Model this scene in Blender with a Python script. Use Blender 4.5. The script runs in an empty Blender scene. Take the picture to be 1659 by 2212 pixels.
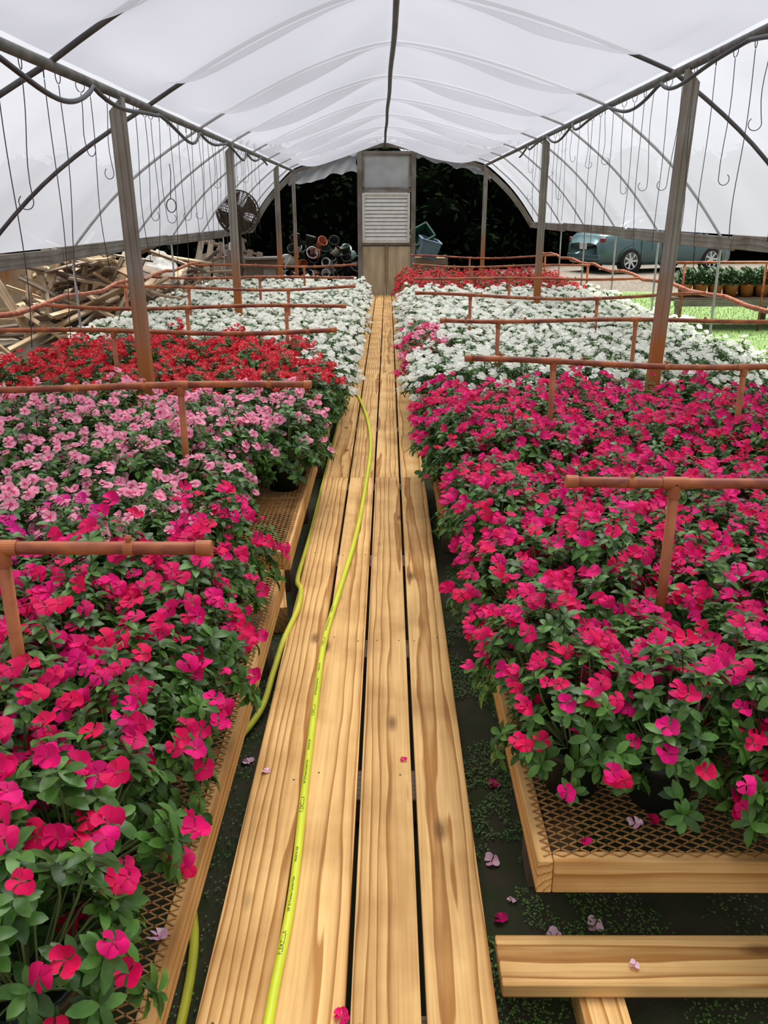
import bpy, bmesh, math, random
import numpy as np
from mathutils import Vector, Matrix, Euler, noise
rnd = random.Random(11)
S = bpy.context.scene
C = S.collection
PI = math.pi
FP = 1850.0; TH = math.atan(647/1850.0); PSI = .0045; CZ = 1.70
S.view_settings.view_transform = 'Standard'
CAM = Vector((0, 0, CZ))
cR = Vector((math.cos(PSI), math.sin(PSI), 0))
cF = Vector((-math.sin(PSI)*math.cos(TH), math.cos(PSI)*math.cos(TH), -math.sin(TH)))
cU = Vector((-math.sin(PSI)*math.sin(TH), math.cos(PSI)*math.sin(TH), math.cos(TH)))
def at(px, py, z):
    d = cF + cR*((px-829.5)/FP) - cU*((py-1106)/FP)
    return CAM + d*((z-CZ)/d.z)
def proj(p):
    r = Vector(p)-CAM; d = r.dot(cF)
    if d < .1: return (-9999, -9999, d)
    return (829.5+FP*r.dot(cR)/d, 1106-FP*r.dot(cU)/d, d)
ORD = ['first','second','third','fourth','fifth','sixth','seventh','eighth','ninth','tenth','eleventh','twelfth','thirteenth','fourteenth','fifteenth','sixteenth','seventeenth','eighteenth','nineteenth','twentieth','twenty-first','twenty-second','twenty-third','twenty-fourth','twenty-fifth','twenty-sixth','twenty-seventh','twenty-eighth','twenty-ninth','thirtieth']

# ------------------------------------------------------------ materials
def mat(name, c1, c2=None, scale=8, rough=.6, bump=0, metal=0, spec=.4, island=0.0, stretch=(1,1,1), detail=4, lo=.35, hi=.65, transl=0.0, hue=0.0):
    m = bpy.data.materials.new(name); m.use_nodes = True
    nt = m.node_tree; N = nt.nodes; L = nt.links
    p = N['Principled BSDF']
    p.inputs['Roughness'].default_value = rough
    p.inputs['Metallic'].default_value = metal
    p.inputs['Specular IOR Level'].default_value = spec
    tc = N.new('ShaderNodeTexCoord'); mp = N.new('ShaderNodeMapping')
    mp.inputs['Scale'].default_value = stretch
    L.new(tc.outputs['Object'], mp.inputs['Vector'])
    nz = N.new('ShaderNodeTexNoise'); nz.inputs['Scale'].default_value = scale; nz.inputs['Detail'].default_value = detail
    L.new(mp.outputs['Vector'], nz.inputs['Vector'])
    if c2 is None: c2 = tuple(x*.8 for x in c1)
    cr = N.new('ShaderNodeValToRGB')
    cr.color_ramp.elements[0].position = lo; cr.color_ramp.elements[1].position = hi
    cr.color_ramp.elements[0].color = (*c1, 1); cr.color_ramp.elements[1].color = (*c2, 1)
    L.new(nz.outputs['Fac'], cr.inputs['Fac'])
    out = cr.outputs['Color']
    if island:
        g = N.new('ShaderNodeNewGeometry'); oi = N.new('ShaderNodeObjectInfo')
        ad = N.new('ShaderNodeMath'); ad.operation = 'ADD'
        L.new(g.outputs['Random Per Island'], ad.inputs[0]); L.new(oi.outputs['Random'], ad.inputs[1])
        fr = N.new('ShaderNodeMath'); fr.operation = 'FRACT'; L.new(ad.outputs[0], fr.inputs[0])
        mr = N.new('ShaderNodeMapRange'); mr.inputs['To Min'].default_value = 1-island; mr.inputs['To Max'].default_value = 1+island
        L.new(fr.outputs[0], mr.inputs['Value'])
        hs = N.new('ShaderNodeHueSaturation'); L.new(mr.outputs[0], hs.inputs['Value']); L.new(out, hs.inputs['Color'])
        if hue:
            mh = N.new('ShaderNodeMapRange'); mh.inputs['To Min'].default_value = .5-hue; mh.inputs['To Max'].default_value = .5+hue
            L.new(oi.outputs['Random'], mh.inputs['Value']); L.new(mh.outputs[0], hs.inputs['Hue'])
        out = hs.outputs['Color']
    L.new(out, p.inputs['Base Color'])
    if bump:
        b = N.new('ShaderNodeBump'); b.inputs['Strength'].default_value = bump; b.inputs['Distance'].default_value = .02
        L.new(nz.outputs['Fac'], b.inputs['Height']); L.new(b.outputs['Normal'], p.inputs['Normal'])
    if transl:
        t = N.new('ShaderNodeBsdfTranslucent'); L.new(out, t.inputs['Color'])
        mx = N.new('ShaderNodeMixShader'); mx.inputs[0].default_value = transl
        L.new(p.outputs[0], mx.inputs[1]); L.new(t.outputs[0], mx.inputs[2])
        L.new(mx.outputs[0], N['Material Output'].inputs['Surface'])
    return m

def wood(name, light, dark, knot=(.16,.07,.02), ring=16, rust=None, rough=.7, dirt=.5, axis='Y', fib=.35):
    m = bpy.data.materials.new(name); m.use_nodes = True
    nt = m.node_tree; N = nt.nodes; L = nt.links
    p = N['Principled BSDF']; p.inputs['Roughness'].default_value = rough; p.inputs['Specular IOR Level'].default_value = .2
    tc = N.new('ShaderNodeTexCoord'); oi = N.new('ShaderNodeObjectInfo')
    off = N.new('ShaderNodeVectorMath'); off.operation = 'MULTIPLY_ADD'
    cmb = N.new('ShaderNodeCombineXYZ')
    ks = (.30, 9.0, .12) if axis == 'Y' else (.30, .12, 9.0)
    for i, k in enumerate(ks):
        mu = N.new('ShaderNodeMath'); mu.operation = 'MULTIPLY'; mu.inputs[1].default_value = k
        L.new(oi.outputs['Random'], mu.inputs[0]); L.new(mu.outputs[0], cmb.inputs[i])
    L.new(tc.outputs['Object'], off.inputs[0]); off.inputs[1].default_value = (1,1,1); L.new(cmb.outputs[0], off.inputs[2])
    mp = N.new('ShaderNodeMapping'); mp.inputs['Scale'].default_value = (1, .07, 1) if axis == 'Y' else (1, 1, .07); mp.inputs['Location'].default_value = (-.15, 0, .02)
    L.new(off.outputs[0], mp.inputs['Vector'])
    wv = N.new('ShaderNodeTexWave'); wv.wave_type = 'RINGS'; wv.rings_direction = axis; wv.wave_profile = 'SAW'
    wv.inputs['Scale'].default_value = ring; wv.inputs['Distortion'].default_value = 5.0; wv.inputs['Detail'].default_value = 2.0; wv.inputs['Detail Scale'].default_value = 1.1
    L.new(mp.outputs[0], wv.inputs['Vector'])
    mp2 = N.new('ShaderNodeMapping'); mp2.inputs['Scale'].default_value = (140, 2.5, 140) if axis == 'Y' else (140, 140, 2.5); L.new(off.outputs[0], mp2.inputs['Vector'])
    nf = N.new('ShaderNodeTexNoise'); nf.inputs['Scale'].default_value = 1; nf.inputs['Detail'].default_value = 3; L.new(mp2.outputs[0], nf.inputs['Vector'])
    cr = N.new('ShaderNodeValToRGB'); e = cr.color_ramp.elements
    e[0].position = .0; e[0].color = (*light, 1); e[1].position = .66; e[1].color = (*[a*.64+b*.36 for a, b in zip(light, dark)], 1)
    e2 = e.new(.86); e2.color = (*dark, 1); e3 = e.new(.95); e3.color = (*dark, 1); e4 = e.new(1.0); e4.color = (*light, 1)
    L.new(wv.outputs['Fac'], cr.inputs['Fac'])
    mx = N.new('ShaderNodeMix'); mx.data_type = 'RGBA'; mx.blend_type = 'MULTIPLY'; mx.inputs[0].default_value = fib
    L.new(cr.outputs[0], mx.inputs[6])
    cr2 = N.new('ShaderNodeValToRGB'); cr2.color_ramp.elements[0].position = .3; cr2.color_ramp.elements[0].color = (.5,.4,.3,1); cr2.color_ramp.elements[1].position = .6; cr2.color_ramp.elements[1].color = (1,1,1,1)
    L.new(nf.outputs['Fac'], cr2.inputs['Fac']); L.new(cr2.outputs[0], mx.inputs[7])
    # knots
    mp3 = N.new('ShaderNodeMapping'); mp3.inputs['Scale'].default_value = (7, 2.6, .01) if axis == 'Y' else (7, .01, 2.6); L.new(off.outputs[0], mp3.inputs['Vector'])
    vo = N.new('ShaderNodeTexVoronoi'); vo.inputs['Scale'].default_value = 1; L.new(mp3.outputs[0], vo.inputs['Vector'])
    kr = N.new('ShaderNodeValToRGB'); kr.color_ramp.elements[0].position = .05; kr.color_ramp.elements[0].color = (1,1,1,1); kr.color_ramp.elements[1].position = .16; kr.color_ramp.elements[1].color = (0,0,0,1)
    L.new(vo.outputs['Distance'], kr.inputs['Fac'])
    km = N.new('ShaderNodeMath'); km.operation = 'MULTIPLY'; km.inputs[1].default_value = .8; L.new(kr.outputs[0], km.inputs[0])
    mx2 = N.new('ShaderNodeMix'); mx2.data_type = 'RGBA'; L.new(km.outputs[0], mx2.inputs[0]); L.new(mx.outputs[2], mx2.inputs[6]); mx2.inputs[7].default_value = (*knot, 1)
    # broad soiling
    nd = N.new('ShaderNodeTexNoise'); nd.inputs['Scale'].default_value = 3.0; nd.inputs['Detail'].default_value = 6; L.new(off.outputs[0], nd.inputs['Vector'])
    dr = N.new('ShaderNodeValToRGB'); dr.color_ramp.elements[0].position = .34; dr.color_ramp.elements[0].color = (.62,.53,.44,1); dr.color_ramp.elements[1].position = .6; dr.color_ramp.elements[1].color = (1,1,1,1)
    L.new(nd.outputs['Fac'], dr.inputs['Fac'])
    mx3 = N.new('ShaderNodeMix'); mx3.data_type = 'RGBA'; mx3.blend_type = 'MULTIPLY'; mx3.inputs[0].default_value = dirt
    L.new(mx2.outputs[2], mx3.inputs[6]); L.new(dr.outputs[0], mx3.inputs[7])
    # board to board tone
    hv = N.new('ShaderNodeHueSaturation'); vr = N.new('ShaderNodeMapRange'); vr.inputs['To Min'].default_value = .86; vr.inputs['To Max'].default_value = 1.1
    fr = N.new('ShaderNodeMath'); fr.operation = 'MULTIPLY'; fr.inputs[1].default_value = 7.31; L.new(oi.outputs['Random'], fr.inputs[0])
    fr2 = N.new('ShaderNodeMath'); fr2.operation = 'FRACT'; L.new(fr.outputs[0], fr2.inputs[0]); L.new(fr2.outputs[0], vr.inputs['Value'])
    L.new(vr.outputs[0], hv.inputs['Value']); L.new(mx3.outputs[2], hv.inputs['Color'])
    out = hv.outputs['Color']
    if rust:
        sp = N.new('ShaderNodeSeparateXYZ'); L.new(tc.outputs['Object'], sp.inputs[0])
        a = N.new('ShaderNodeMath'); a.operation = 'MULTIPLY_ADD'; a.inputs[1].default_value = .5
        L.new(nd.outputs['Fac'], a.inputs[0]); L.new(sp.outputs['Z'], a.inputs[2])
        mr = N.new('ShaderNodeMapRange'); mr.inputs['From Min'].default_value = rust[0]; mr.inputs['From Max'].default_value = rust[1]; mr.inputs['To Min'].default_value = .92; mr.inputs['To Max'].default_value = 0
        L.new(a.outputs[0], mr.inputs['Value'])
        mx4 = N.new('ShaderNodeMix'); mx4.data_type = 'RGBA'; L.new(mr.outputs[0], mx4.inputs[0]); L.new(out, mx4.inputs[6]); mx4.inputs[7].default_value = (.44,.14,.03,1)
        out = mx4.outputs[2]
    L.new(out, p.inputs['Base Color'])
    b = N.new('ShaderNodeBump'); b.inputs['Strength'].default_value = .12; b.inputs['Distance'].default_value = .003
    L.new(nf.outputs['Fac'], b.inputs['Height']); L.new(b.outputs[0], p.inputs['Normal'])
    return m

def film_mat(name, col, tr=.16, tl=.66):
    m = bpy.data.materials.new(name); m.use_nodes = True
    nt = m.node_tree; N = nt.nodes; L = nt.links
    N.remove(N['Principled BSDF'])
    tc = N.new('ShaderNodeTexCoord'); nz = N.new('ShaderNodeTexNoise'); nz.inputs['Scale'].default_value = .9; nz.inputs['Detail'].default_value = 1
    mp = N.new('ShaderNodeMapping'); mp.inputs['Scale'].default_value = (1, 1.3, 1); L.new(tc.outputs['Object'], mp.inputs[0]); L.new(mp.outputs[0], nz.inputs['Vector'])
    cr = N.new('ShaderNodeValToRGB'); cr.color_ramp.elements[0].position = .3; cr.color_ramp.elements[1].position = .7
    cr.color_ramp.elements[0].color = (*[x*.90 for x in col], 1); cr.color_ramp.elements[1].color = (*col, 1)
    L.new(nz.outputs['Fac'], cr.inputs['Fac'])
    t = N.new('ShaderNodeBsdfTranslucent'); d = N.new('ShaderNodeBsdfDiffuse'); x = N.new('ShaderNodeBsdfTransparent')
    x.inputs['Color'].default_value = (.95,.95,1.0,1)
    for q in (t, d): L.new(cr.outputs[0], q.inputs['Color'])
    m1 = N.new('ShaderNodeMixShader'); m1.inputs[0].default_value = 1-tl
    L.new(t.outputs[0], m1.inputs[1]); L.new(d.outputs[0], m1.inputs[2])
    m2 = N.new('ShaderNodeMixShader'); m2.inputs[0].default_value = tr
    L.new(m1.outputs[0], m2.inputs[1]); L.new(x.outputs[0], m2.inputs[2])
    L.new(m2.outputs[0], N['Material Output'].inputs['Surface'])
    return m

M = {}
M['pine'] = wood('pine', (.90,.575,.225), (.46,.215,.055), ring=17, dirt=.85)
M['frame'] = wood('frame_pine', (.76,.47,.185), (.46,.22,.06), dirt=.9, ring=14)
M['framerust'] = wood('frame_stained', (.64,.31,.09), (.40,.16,.04), dirt=.9)
M['post'] = wood('post_wood', (.33,.305,.27), (.20,.18,.155), knot=(.12,.105,.085), rust=(1.12,1.70), dirt=.7, axis='Z', ring=9)
M['grey'] = wood('grey_wood', (.32,.30,.27), (.20,.185,.16), dirt=1)
M['scrap'] = wood('scrap_wood', (.54,.41,.27), (.34,.24,.14), dirt=1)
M['scrapdark'] = wood('scrap_dark', (.26,.21,.16), (.16,.125,.09), dirt=1)
M['block'] = mat('block', (.20,.13,.07), (.10,.07,.045), 14, .9, .4)
M['mesh'] = mat('rusted_mesh', (.50,.26,.08), (.28,.13,.035), 20, .7)
M['pvc'] = mat('stained_pvc', (.47,.14,.045), (.21,.048,.028), 6, .5, stretch=(1.5,3,3), detail=9, lo=.38, hi=.62)
M['pvc2'] = mat('stained_fitting', (.50,.16,.048), (.30,.075,.03), 9, .5, detail=6)
M['pipe'] = mat('grey_pipe', (.10,.095,.09), (.055,.05,.05), 9, .55)
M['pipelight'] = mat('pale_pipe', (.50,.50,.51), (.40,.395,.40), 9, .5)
M['purl'] = mat('purlin_wood', (.17,.16,.145), (.08,.075,.07), 12, .7)
M['blackhose'] = mat('black_hose', (.03,.03,.033), (.018,.018,.02), 6, .45)
M['wire'] = mat('wire', (.07,.065,.06), (.035,.035,.035), 20, .6)
M['hose'] = mat('yellow_hose', (.72,.78,.045), (.62,.70,.03), 6, .4)
M['hosedirty'] = mat('yellow_hose_dirty', (.72,.71,.05), (.52,.50,.035), 5, .5)
M['ink'] = mat('ink', (.012,.012,.012), None, 5, .6)
M['nail'] = mat('nail', (.10,.06,.03), None, 5, .5)
M['soil'] = mat('soil', (.060,.048,.030), (.030,.048,.012), 9, .95, .9, detail=12)
M['dirt'] = mat('dirt', (.13,.105,.075), (.06,.05,.035), 2, .95, .5, detail=8)
M['gravel'] = mat('gravel', (.17,.14,.105), (.10,.085,.065), 12, .95, .5)
M['lawn'] = mat('lawn', (.105,.175,.040), (.135,.215,.055), 4, .9, .5, detail=8)
M['blade'] = mat('blade', (.11,.185,.042), (.145,.23,.058), 3, .7, island=.2, spec=.1)
M['film'] = film_mat('film_roof', (.222,.222,.246), tr=.23, tl=.82)
M['filmw'] = film_mat('film_wall', (.315,.32,.345), tr=.12, tl=.82)
M['tarp'] = mat('tarp', (.26,.25,.23), (.16,.15,.135), 5, .7, .3)
M['torn'] = film_mat('film_torn', (.42,.43,.45), tr=.3, tl=.5)
M['leaf'] = mat('vinca_leaf', (.048,.130,.020), (.095,.210,.036), 30, .33, spec=.36, island=.55, transl=.22)
M['stem'] = mat('vinca_stem', (.16,.24,.07), (.12,.17,.055), 20, .6)
M['pot'] = mat('green_black_pot', (.018,.030,.024), (.012,.018,.015), 6, .45)
M['crimson'] = mat('crimson_petal', (.86,.005,.155), (.68,.003,.112), 30, .55, spec=.2, island=.20, transl=.30, hue=.012)
M['magenta'] = mat('magenta_petal', (.82,.02,.32), (.70,.012,.24), 30, .55, spec=.2, island=.12, transl=.25)
M['red'] = mat('red_petal', (.72,.004,.024), (.56,.003,.016), 30, .55, spec=.2, island=.2, transl=.30)
M['pink'] = mat('pink_petal', (.97,.41,.55), (.95,.31,.46), 30, .55, spec=.2, island=.10, transl=.3)
M['white'] = mat('white_petal', (.98,.98,.90), (.95,.95,.86), 30, .55, spec=.2, island=.03, transl=.42)
M['eye_crimson'] = mat('eye_crimson', (.42,.0,.05), None, 5, .6)
M['eye_magenta'] = mat('eye_magenta', (.55,.0,.12), None, 5, .6)
M['eye_red'] = mat('eye_red', (.80,.55,.30), None, 5, .6)
M['eye_pink'] = mat('eye_pink', (.60,.005,.10), None, 5, .6)
M['eye_white'] = mat('eye_white', (.80,.82,.45), None, 5, .6)
M['pale'] = mat('pale_petal', (.88,.62,.70), (.80,.40,.55), 30, .6)
M['treeleaf'] = mat('tree_leaf', (.004,.008,.003), (.007,.014,.005), 2, 1, spec=0, island=.5)  # leaf colour near black: the shade over the trees is painted in
M['treecore'] = mat('tree_core', (.0012,.002,.0012), None, 2, 1, spec=0)  # near-black core colour paints the shade inside the crowns
M['bark'] = mat('bark', (.05,.04,.03), (.025,.02,.018), 8, .9, .5)
M['terra'] = mat('terracotta', (.54,.165,.06), (.42,.12,.045), 6, .8)
M['blackpot'] = mat('black_pot', (.010,.010,.012), (.017,.017,.018), 5, .6, spec=.25)
M['greenpot'] = mat('dark_green_pot', (.013,.036,.029), (.010,.028,.022), 5, .6, spec=.25)
M['oldterra'] = mat('old_orange_pot', (.38,.10,.045), (.28,.075,.035), 6, .8)
M['whitepot'] = mat('white_pot', (.60,.59,.56), (.5,.5,.47), 5, .6)
M['bluetub'] = mat('blue_tub', (.12,.185,.25), (.085,.13,.18), 5, .6)
M['greentub'] = mat('green_tub', (.016,.07,.045), (.012,.05,.033), 5, .6)
M['mum'] = mat('mum_leaf', (.035,.080,.025), (.055,.115,.036), 20, .5, island=.4)
M['alum'] = mat('aluminium', (.74,.72,.66), (.62,.60,.55), 8, .5)
M['louver'] = mat('louver', (.88,.86,.80), (.76,.74,.68), 8, .5)
M['shadow'] = mat('louver_gap_shade', (.10,.095,.085), None, 5, .8)  # painted shade seen between the louvers
M['ply'] = mat('plywood', (.64,.52,.35), (.44,.34,.21), 3, .7, stretch=(3,3,.6))
M['pane'] = mat('dusty_pane', (.48,.50,.50), (.35,.365,.36), 3, .5)
M['fanmetal'] = mat('fan_metal', (.085,.055,.035), (.045,.033,.024), 8, .8, spec=.2)
M['corr'] = mat('corrugated', (.34,.29,.19), (.28,.11,.03), 1.4, .6, lo=.42, hi=.6, detail=7)
M['car'] = mat('car_paint', (.088,.15,.165), (.08,.138,.152), 2, .25, metal=.3, spec=.5)
M['glass'] = mat('dark_glass', (.015,.018,.02), None, 2, .08, spec=.7)
M['tire'] = mat('tire', (.012,.012,.012), None, 8, .8)
M['rim'] = mat('rim', (.62,.63,.65), (.55,.56,.58), 5, .3, metal=.6)
M['tail'] = mat('tail_light', (.26,.012,.015), None, 5, .25)
M['plate'] = mat('plate', (.6,.6,.6), None, 5, .4)
M['whitebox'] = mat('white_box', (.8,.8,.78), None, 5, .5)
M['weed'] = mat('weed', (.08,.18,.03), (.12,.24,.05), 20, .6, island=.4)

# ------------------------------------------------------------ mesh helpers
class MB:
    def __init__(s): s.v = []; s.f = []; s.m = []
    def add(s, v, f, mi=0, mtx=None):
        o = len(s.v)
        s.v += [tuple((mtx @ Vector(p)) if mtx else p) for p in v]
        for q in f: s.f.append(tuple(i+o for i in q)); s.m.append(mi)
    def box(s, c, d, mi=0, rot=None, b=0):
        x, y, z = (k/2 for k in d)
        v = [(-x,-y,-z),(x,-y,-z),(x,y,-z),(-x,y,-z),(-x,-y,z),(x,-y,z),(x,y,z),(-x,y,z)]
        f = [(3,2,1,0),(4,5,6,7),(0,1,5,4),(1,2,6,5),(2,3,7,6),(3,0,4,7)]
        if b:
            bm = bmesh.new(); vs = [bm.verts.new(p) for p in v]
            for q in f: bm.faces.new([vs[i] for i in q])
            bmesh.ops.bevel(bm, geom=list(bm.edges), offset=b, segments=2, affect='EDGES', profile=.5)
            bm.verts.index_update()
            v = [tuple(p.co) for p in bm.verts]; f = [tuple(p.index for p in q.verts) for q in bm.faces]; bm.free()
        mt = Matrix.Translation(c) @ (rot.to_matrix().to_4x4() if rot is not None else Matrix())
        s.add(v, f, mi, mt)
    def bar(s, a, b, w, t, mi=0):
        a = Vector(a); b = Vector(b); d = b-a
        q = d.to_track_quat('Y', 'Z')
        s.box((a+b)/2, (w, d.length, t), mi, q)
    def tube(s, pts, r, n=8, mi=0, caps=True):
        pts = [Vector(p) for p in pts]; k = len(pts)
        rs = r if isinstance(r, (list, tuple)) else [r]*k
        t0 = (pts[1]-pts[0]).normalized()
        up = Vector((0,0,1)) if abs(t0.z) < .9 else Vector((1,0,0))
        nrm = (up - t0*up.dot(t0)).normalized()
        v = []
        for i in range(k):
            t = (pts[min(i+1,k-1)]-pts[max(i-1,0)]).normalized()
            nrm = (nrm - t*nrm.dot(t)).normalized(); bn = t.cross(nrm)
            for j in range(n):
                a = 2*PI*j/n; v.append(tuple(pts[i]+(nrm*math.cos(a)+bn*math.sin(a))*rs[i]))
        f = [(i*n+j, i*n+(j+1)%n, (i+1)*n+(j+1)%n, (i+1)*n+j) for i in range(k-1) for j in range(n)]
        if caps: f += [tuple(reversed(range(n))), tuple((k-1)*n+j for j in range(n))]
        s.add(v, f, mi)
    def lathe(s, prof, n=20, mi=0, mtx=None):
        k = len(prof); v = []
        for r, z in prof:
            for j in range(n): v.append((r*math.cos(2*PI*j/n), r*math.sin(2*PI*j/n), z))
        f = [(i*n+j, i*n+(j+1)%n, (i+1)*n+(j+1)%n, (i+1)*n+j) for i in range(k-1) for j in range(n)]
        s.add(v, f, mi, mtx)
    def mesh(s, name, mats, smooth=False):
        me = bpy.data.meshes.new(name); me.from_pydata(s.v, [], s.f)
        for m in (mats if isinstance(mats, (list, tuple)) else [mats]): me.materials.append(M[m] if isinstance(m, str) else m)
        if len(set(s.m)) > 1: me.polygons.foreach_set('material_index', s.m)
        if smooth: me.polygons.foreach_set('use_smooth', [True]*len(me.polygons))
        me.update(); return me

def ob(name, me, parent=None, loc=(0,0,0), rot=None, scale=None):
    o = bpy.data.objects.new(name, me); C.objects.link(o)
    o.location = loc
    if rot is not None: o.rotation_euler = rot
    if scale is not None: o.scale = (scale,)*3 if not hasattr(scale, '__len__') else scale
    if parent: o.parent = parent
    return o
def tag(o, label, cat, group=None):
    o['label'] = label; o['category'] = cat
    if group: o['group'] = group
    return o
def thing(name, label, cat, loc=(0,0,0), rot=(0,0,0), group=None):
    return tag(ob(name, None, None, loc, rot), label, cat, group)
def struct(name, me, loc=(0,0,0), rot=None, label=None):
    o = ob(name, me, None, loc, rot); o['kind'] = 'structure'
    if label: o['label'] = label
    return o
_bc = {}
def board_mesh(w, l, t, m, b=.004):
    key = (round(w,3), round(l,3), round(t,3), m)
    if key not in _bc:
        q = MB(); q.box((0,0,0), (w, l, t), 0, None, b); _bc[key] = q.mesh('board', m)
    return _bc[key]
def sstep(a, b, x):
    t = max(0, min(1, (x-a)/(b-a))); return t*t*(3-2*t)

# ------------------------------------------------------------ ground
g = MB(); g.add([(-3,-.5,0),(3,-.5,0),(3,18.6,0),(-3,18.6,0)], [(0,1,2,3)]); struct('floor', g.mesh('floor', 'soil'))
g = MB(); g.add([(-40,-6,-.02),(40,-6,-.02),(40,60,-.02),(-40,60,-.02)], [(0,1,2,3)]); struct('ground', g.mesh('ground', 'dirt'))
g = MB(); g.add([(3.0,-2,.004),(12,-2,.004),(14,20.2,.004),(3.0,20.2,.004)], [(0,1,2,3)]); struct('lawn', g.mesh('lawn', 'lawn'))
g = MB(); g.add([(2.6,20.0,.0),(22,20.0,.0),(22,21.4,.22),(2.6,21.4,.22),(22,32,.24),(2.6,32,.24)], [(0,1,2,3),(3,2,4,5)]); struct('driveway', g.mesh('driveway', 'gravel'))
g = MB()
for i in range(14000):
    x = rnd.uniform(3.0, 7.5); y = rnd.uniform(7, 19.5); h = rnd.uniform(.02,.05); a = rnd.uniform(0, 2*PI); w = .006
    dx, dy = math.cos(a)*w, math.sin(a)*w; lx, ly = rnd.uniform(-.02,.02), rnd.uniform(-.02,.02)
    g.add([(x-dx,y-dy,0),(x+dx,y+dy,0),(x+lx,y+ly,h)], [(0,1,2)])
o = ob('lawn_grass', g.mesh('lawn_grass', 'blade')); tag(o, 'green mown grass outside the right side of the greenhouse', 'grass'); o['kind'] = 'stuff'

# ------------------------------------------------------------ walkway
PX = [-.3225, -.1625, -.0025, .1575]   # plank centres
segs = [(.55, 5.18), (5.182, 8.86), (8.862, 12.5), (12.502, 16.1), (16.102, 17.9)]
segname = ['nearest run', 'second run from the front', 'third run from the front', 'fourth run from the front', 'farthest run by the shutter tower']
colname = ['left outer', 'left inner', 'right inner', 'right outer']
nm = MB(); nm.lathe([(0,.0008),(.003,.0008),(.0034,0)], 8); nailme = nm.mesh('nail', 'nail')
for si, (a, b) in enumerate(segs):
    for ci, x in enumerate(PX):
        dy = rnd.uniform(-.0015,.0015)
        p = ob('walkway_plank', board_mesh(.148, b-a, .036, 'pine', .002), None, (x, (a+b)/2, .102), (0, rnd.uniform(-.004,.004), dy*.4))
        tag(p, f'{colname[ci]} yellow pine walkway plank in the {segname[si]}', 'plank', 'walkway planks')
        if si < 2:
            for yy in ([1.3, 2.15, 3.0, 3.9, 5.0] if si == 0 else [5.3, 6.6, 8.7]):
                for dx in (-.045, .045):
                    if rnd.random() < .35: continue
                    ob('nail', nailme, p, (dx+rnd.uniform(-.01,.01), yy+rnd.uniform(-.03,.03)-(a+b)/2, .0182))
for i, y in enumerate([1.3, 2.15, 3.0, 3.9, 5.1, 6.6, 8.7, 10.4, 12.4, 14.2, 16.0, 17.6]):
    q = ob('walkway_joist', board_mesh(.14, .60, .084, 'scrapdark'), None, (-.083, y, .042), (0,0,PI/2))
    tag(q, f'dark wooden joist under the walkway planks, {ORD[i]} from the front', 'joist', 'walkway joists')
q = ob('cross_plank', board_mesh(.14, 1.7, .036, 'pine'), None, (1.10, 1.485, .102), (0,0,PI/2+.003)); tag(q, 'single pine plank laid crosswise in front of nearest right bench', 'plank')
q = ob('support_board', board_mesh(.10, .62, .078, 'pine'), None, (.47, 1.19, .04)); tag(q, 'short pine board on the ground under the crosswise plank', 'board')
q = ob('support_board', board_mesh(.10, .62, .078, 'pine'), None, (1.6, 1.19, .04)); tag(q, 'pine support board under the far end of the crosswise plank', 'board')

# ------------------------------------------------------------ benches
BT = .30
LB = [(.75,3.28),(3.48,5.02),(5.32,7.5),(7.7,9.8),(10.0,12.05),(12.25,14.1)]
RB = [(1.585,3.75),(3.97,5.42),(5.85,8.0),(8.2,10.25),(10.45,12.6),(12.85,14.6),(14.8,16.5)]
def XRf(i): return (.345 if i == 0 else .262, 2.84)
def XLf(i): return (-2.72, -.428 if i < 2 else -.415)
def lattice(w, l):
    q = MB(); px, py = .044, .026; k = py/px
    for sgn in (1, -1):
        cc = np.arange(-w*k-py, l+w*k+py, py)
        for c in cc:
            if sgn > 0: lo = max(0, (0-c)/k); hi = min(w, (l-c)/k)
            else: lo = max(0, (c-l)/k); hi = min(w, c/k)
            if hi-lo < .01: continue
            a = Vector((lo, c+sgn*k*lo, 0)); b = Vector((hi, c+sgn*k*hi, 0))
            d = (b-a).normalized(); n = Vector((-d.y, d.x, 0))*.0017
            z = .0025
            v = [a-n, b-n, b+n, a+n]; v = [tuple(p) for p in v] + [tuple(p+Vector((0,0,z))) for p in v]
            q.add(v, [(4,5,6,7),(0,1,5,4),(2,3,7,6),(3,2,1,0)])
    return q
def bench(side, i, x0, x1, y0, y1, label, fm):
    t = thing('flower_bench', label, 'bench', ((x0+x1)/2, (y0+y1)/2, 0), group='low mesh topped flower benches')
    w, l = x1-x0, y1-y0
    for sx in (-1, 1): ob('side_board', board_mesh(.036, l, .09, fm), t, (sx*(w/2-.018), 0, BT-.045))
    for sy in (-1, 1): ob('end_board', board_mesh(.036, w-.074, .09, fm), t, (0, sy*(l/2-.018), BT-.045), (0,0,PI/2))
    ob('cross_brace', board_mesh(.036, w-.074, .085, fm), t, (0, 0, BT-.05), (0,0,PI/2))
    lt = lattice(w-.03, l-.03); ob('mesh_top', lt.mesh('mesh_top', 'mesh'), t, (-w/2+.015, -l/2+.015, BT+.0005))
    for sx in (-1, 1):
        for sy in (-1, 1):
            q = MB(); q.box((0,0,.105), (.12,.12,.208), 0, None, .004); ob('leg', q.mesh('leg', 'block'), t, (sx*(w/2-.09), sy*(l/2-.30), 0))
for i, (a, b) in enumerate(LB): bench('l', i, *XLf(i), a, b, ['nearest','second','third','fourth','fifth','farthest'][i]+' low wooden flower bench left of the walkway', 'frame' if i < 2 else 'framerust')
for i, (a, b) in enumerate(RB): bench('r', i, *XRf(i), a, b, ['nearest','second','third','fourth','fifth','sixth','farthest'][i]+' low wooden flower bench right of the walkway', 'frame' if i < 1 else 'framerust')
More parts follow.
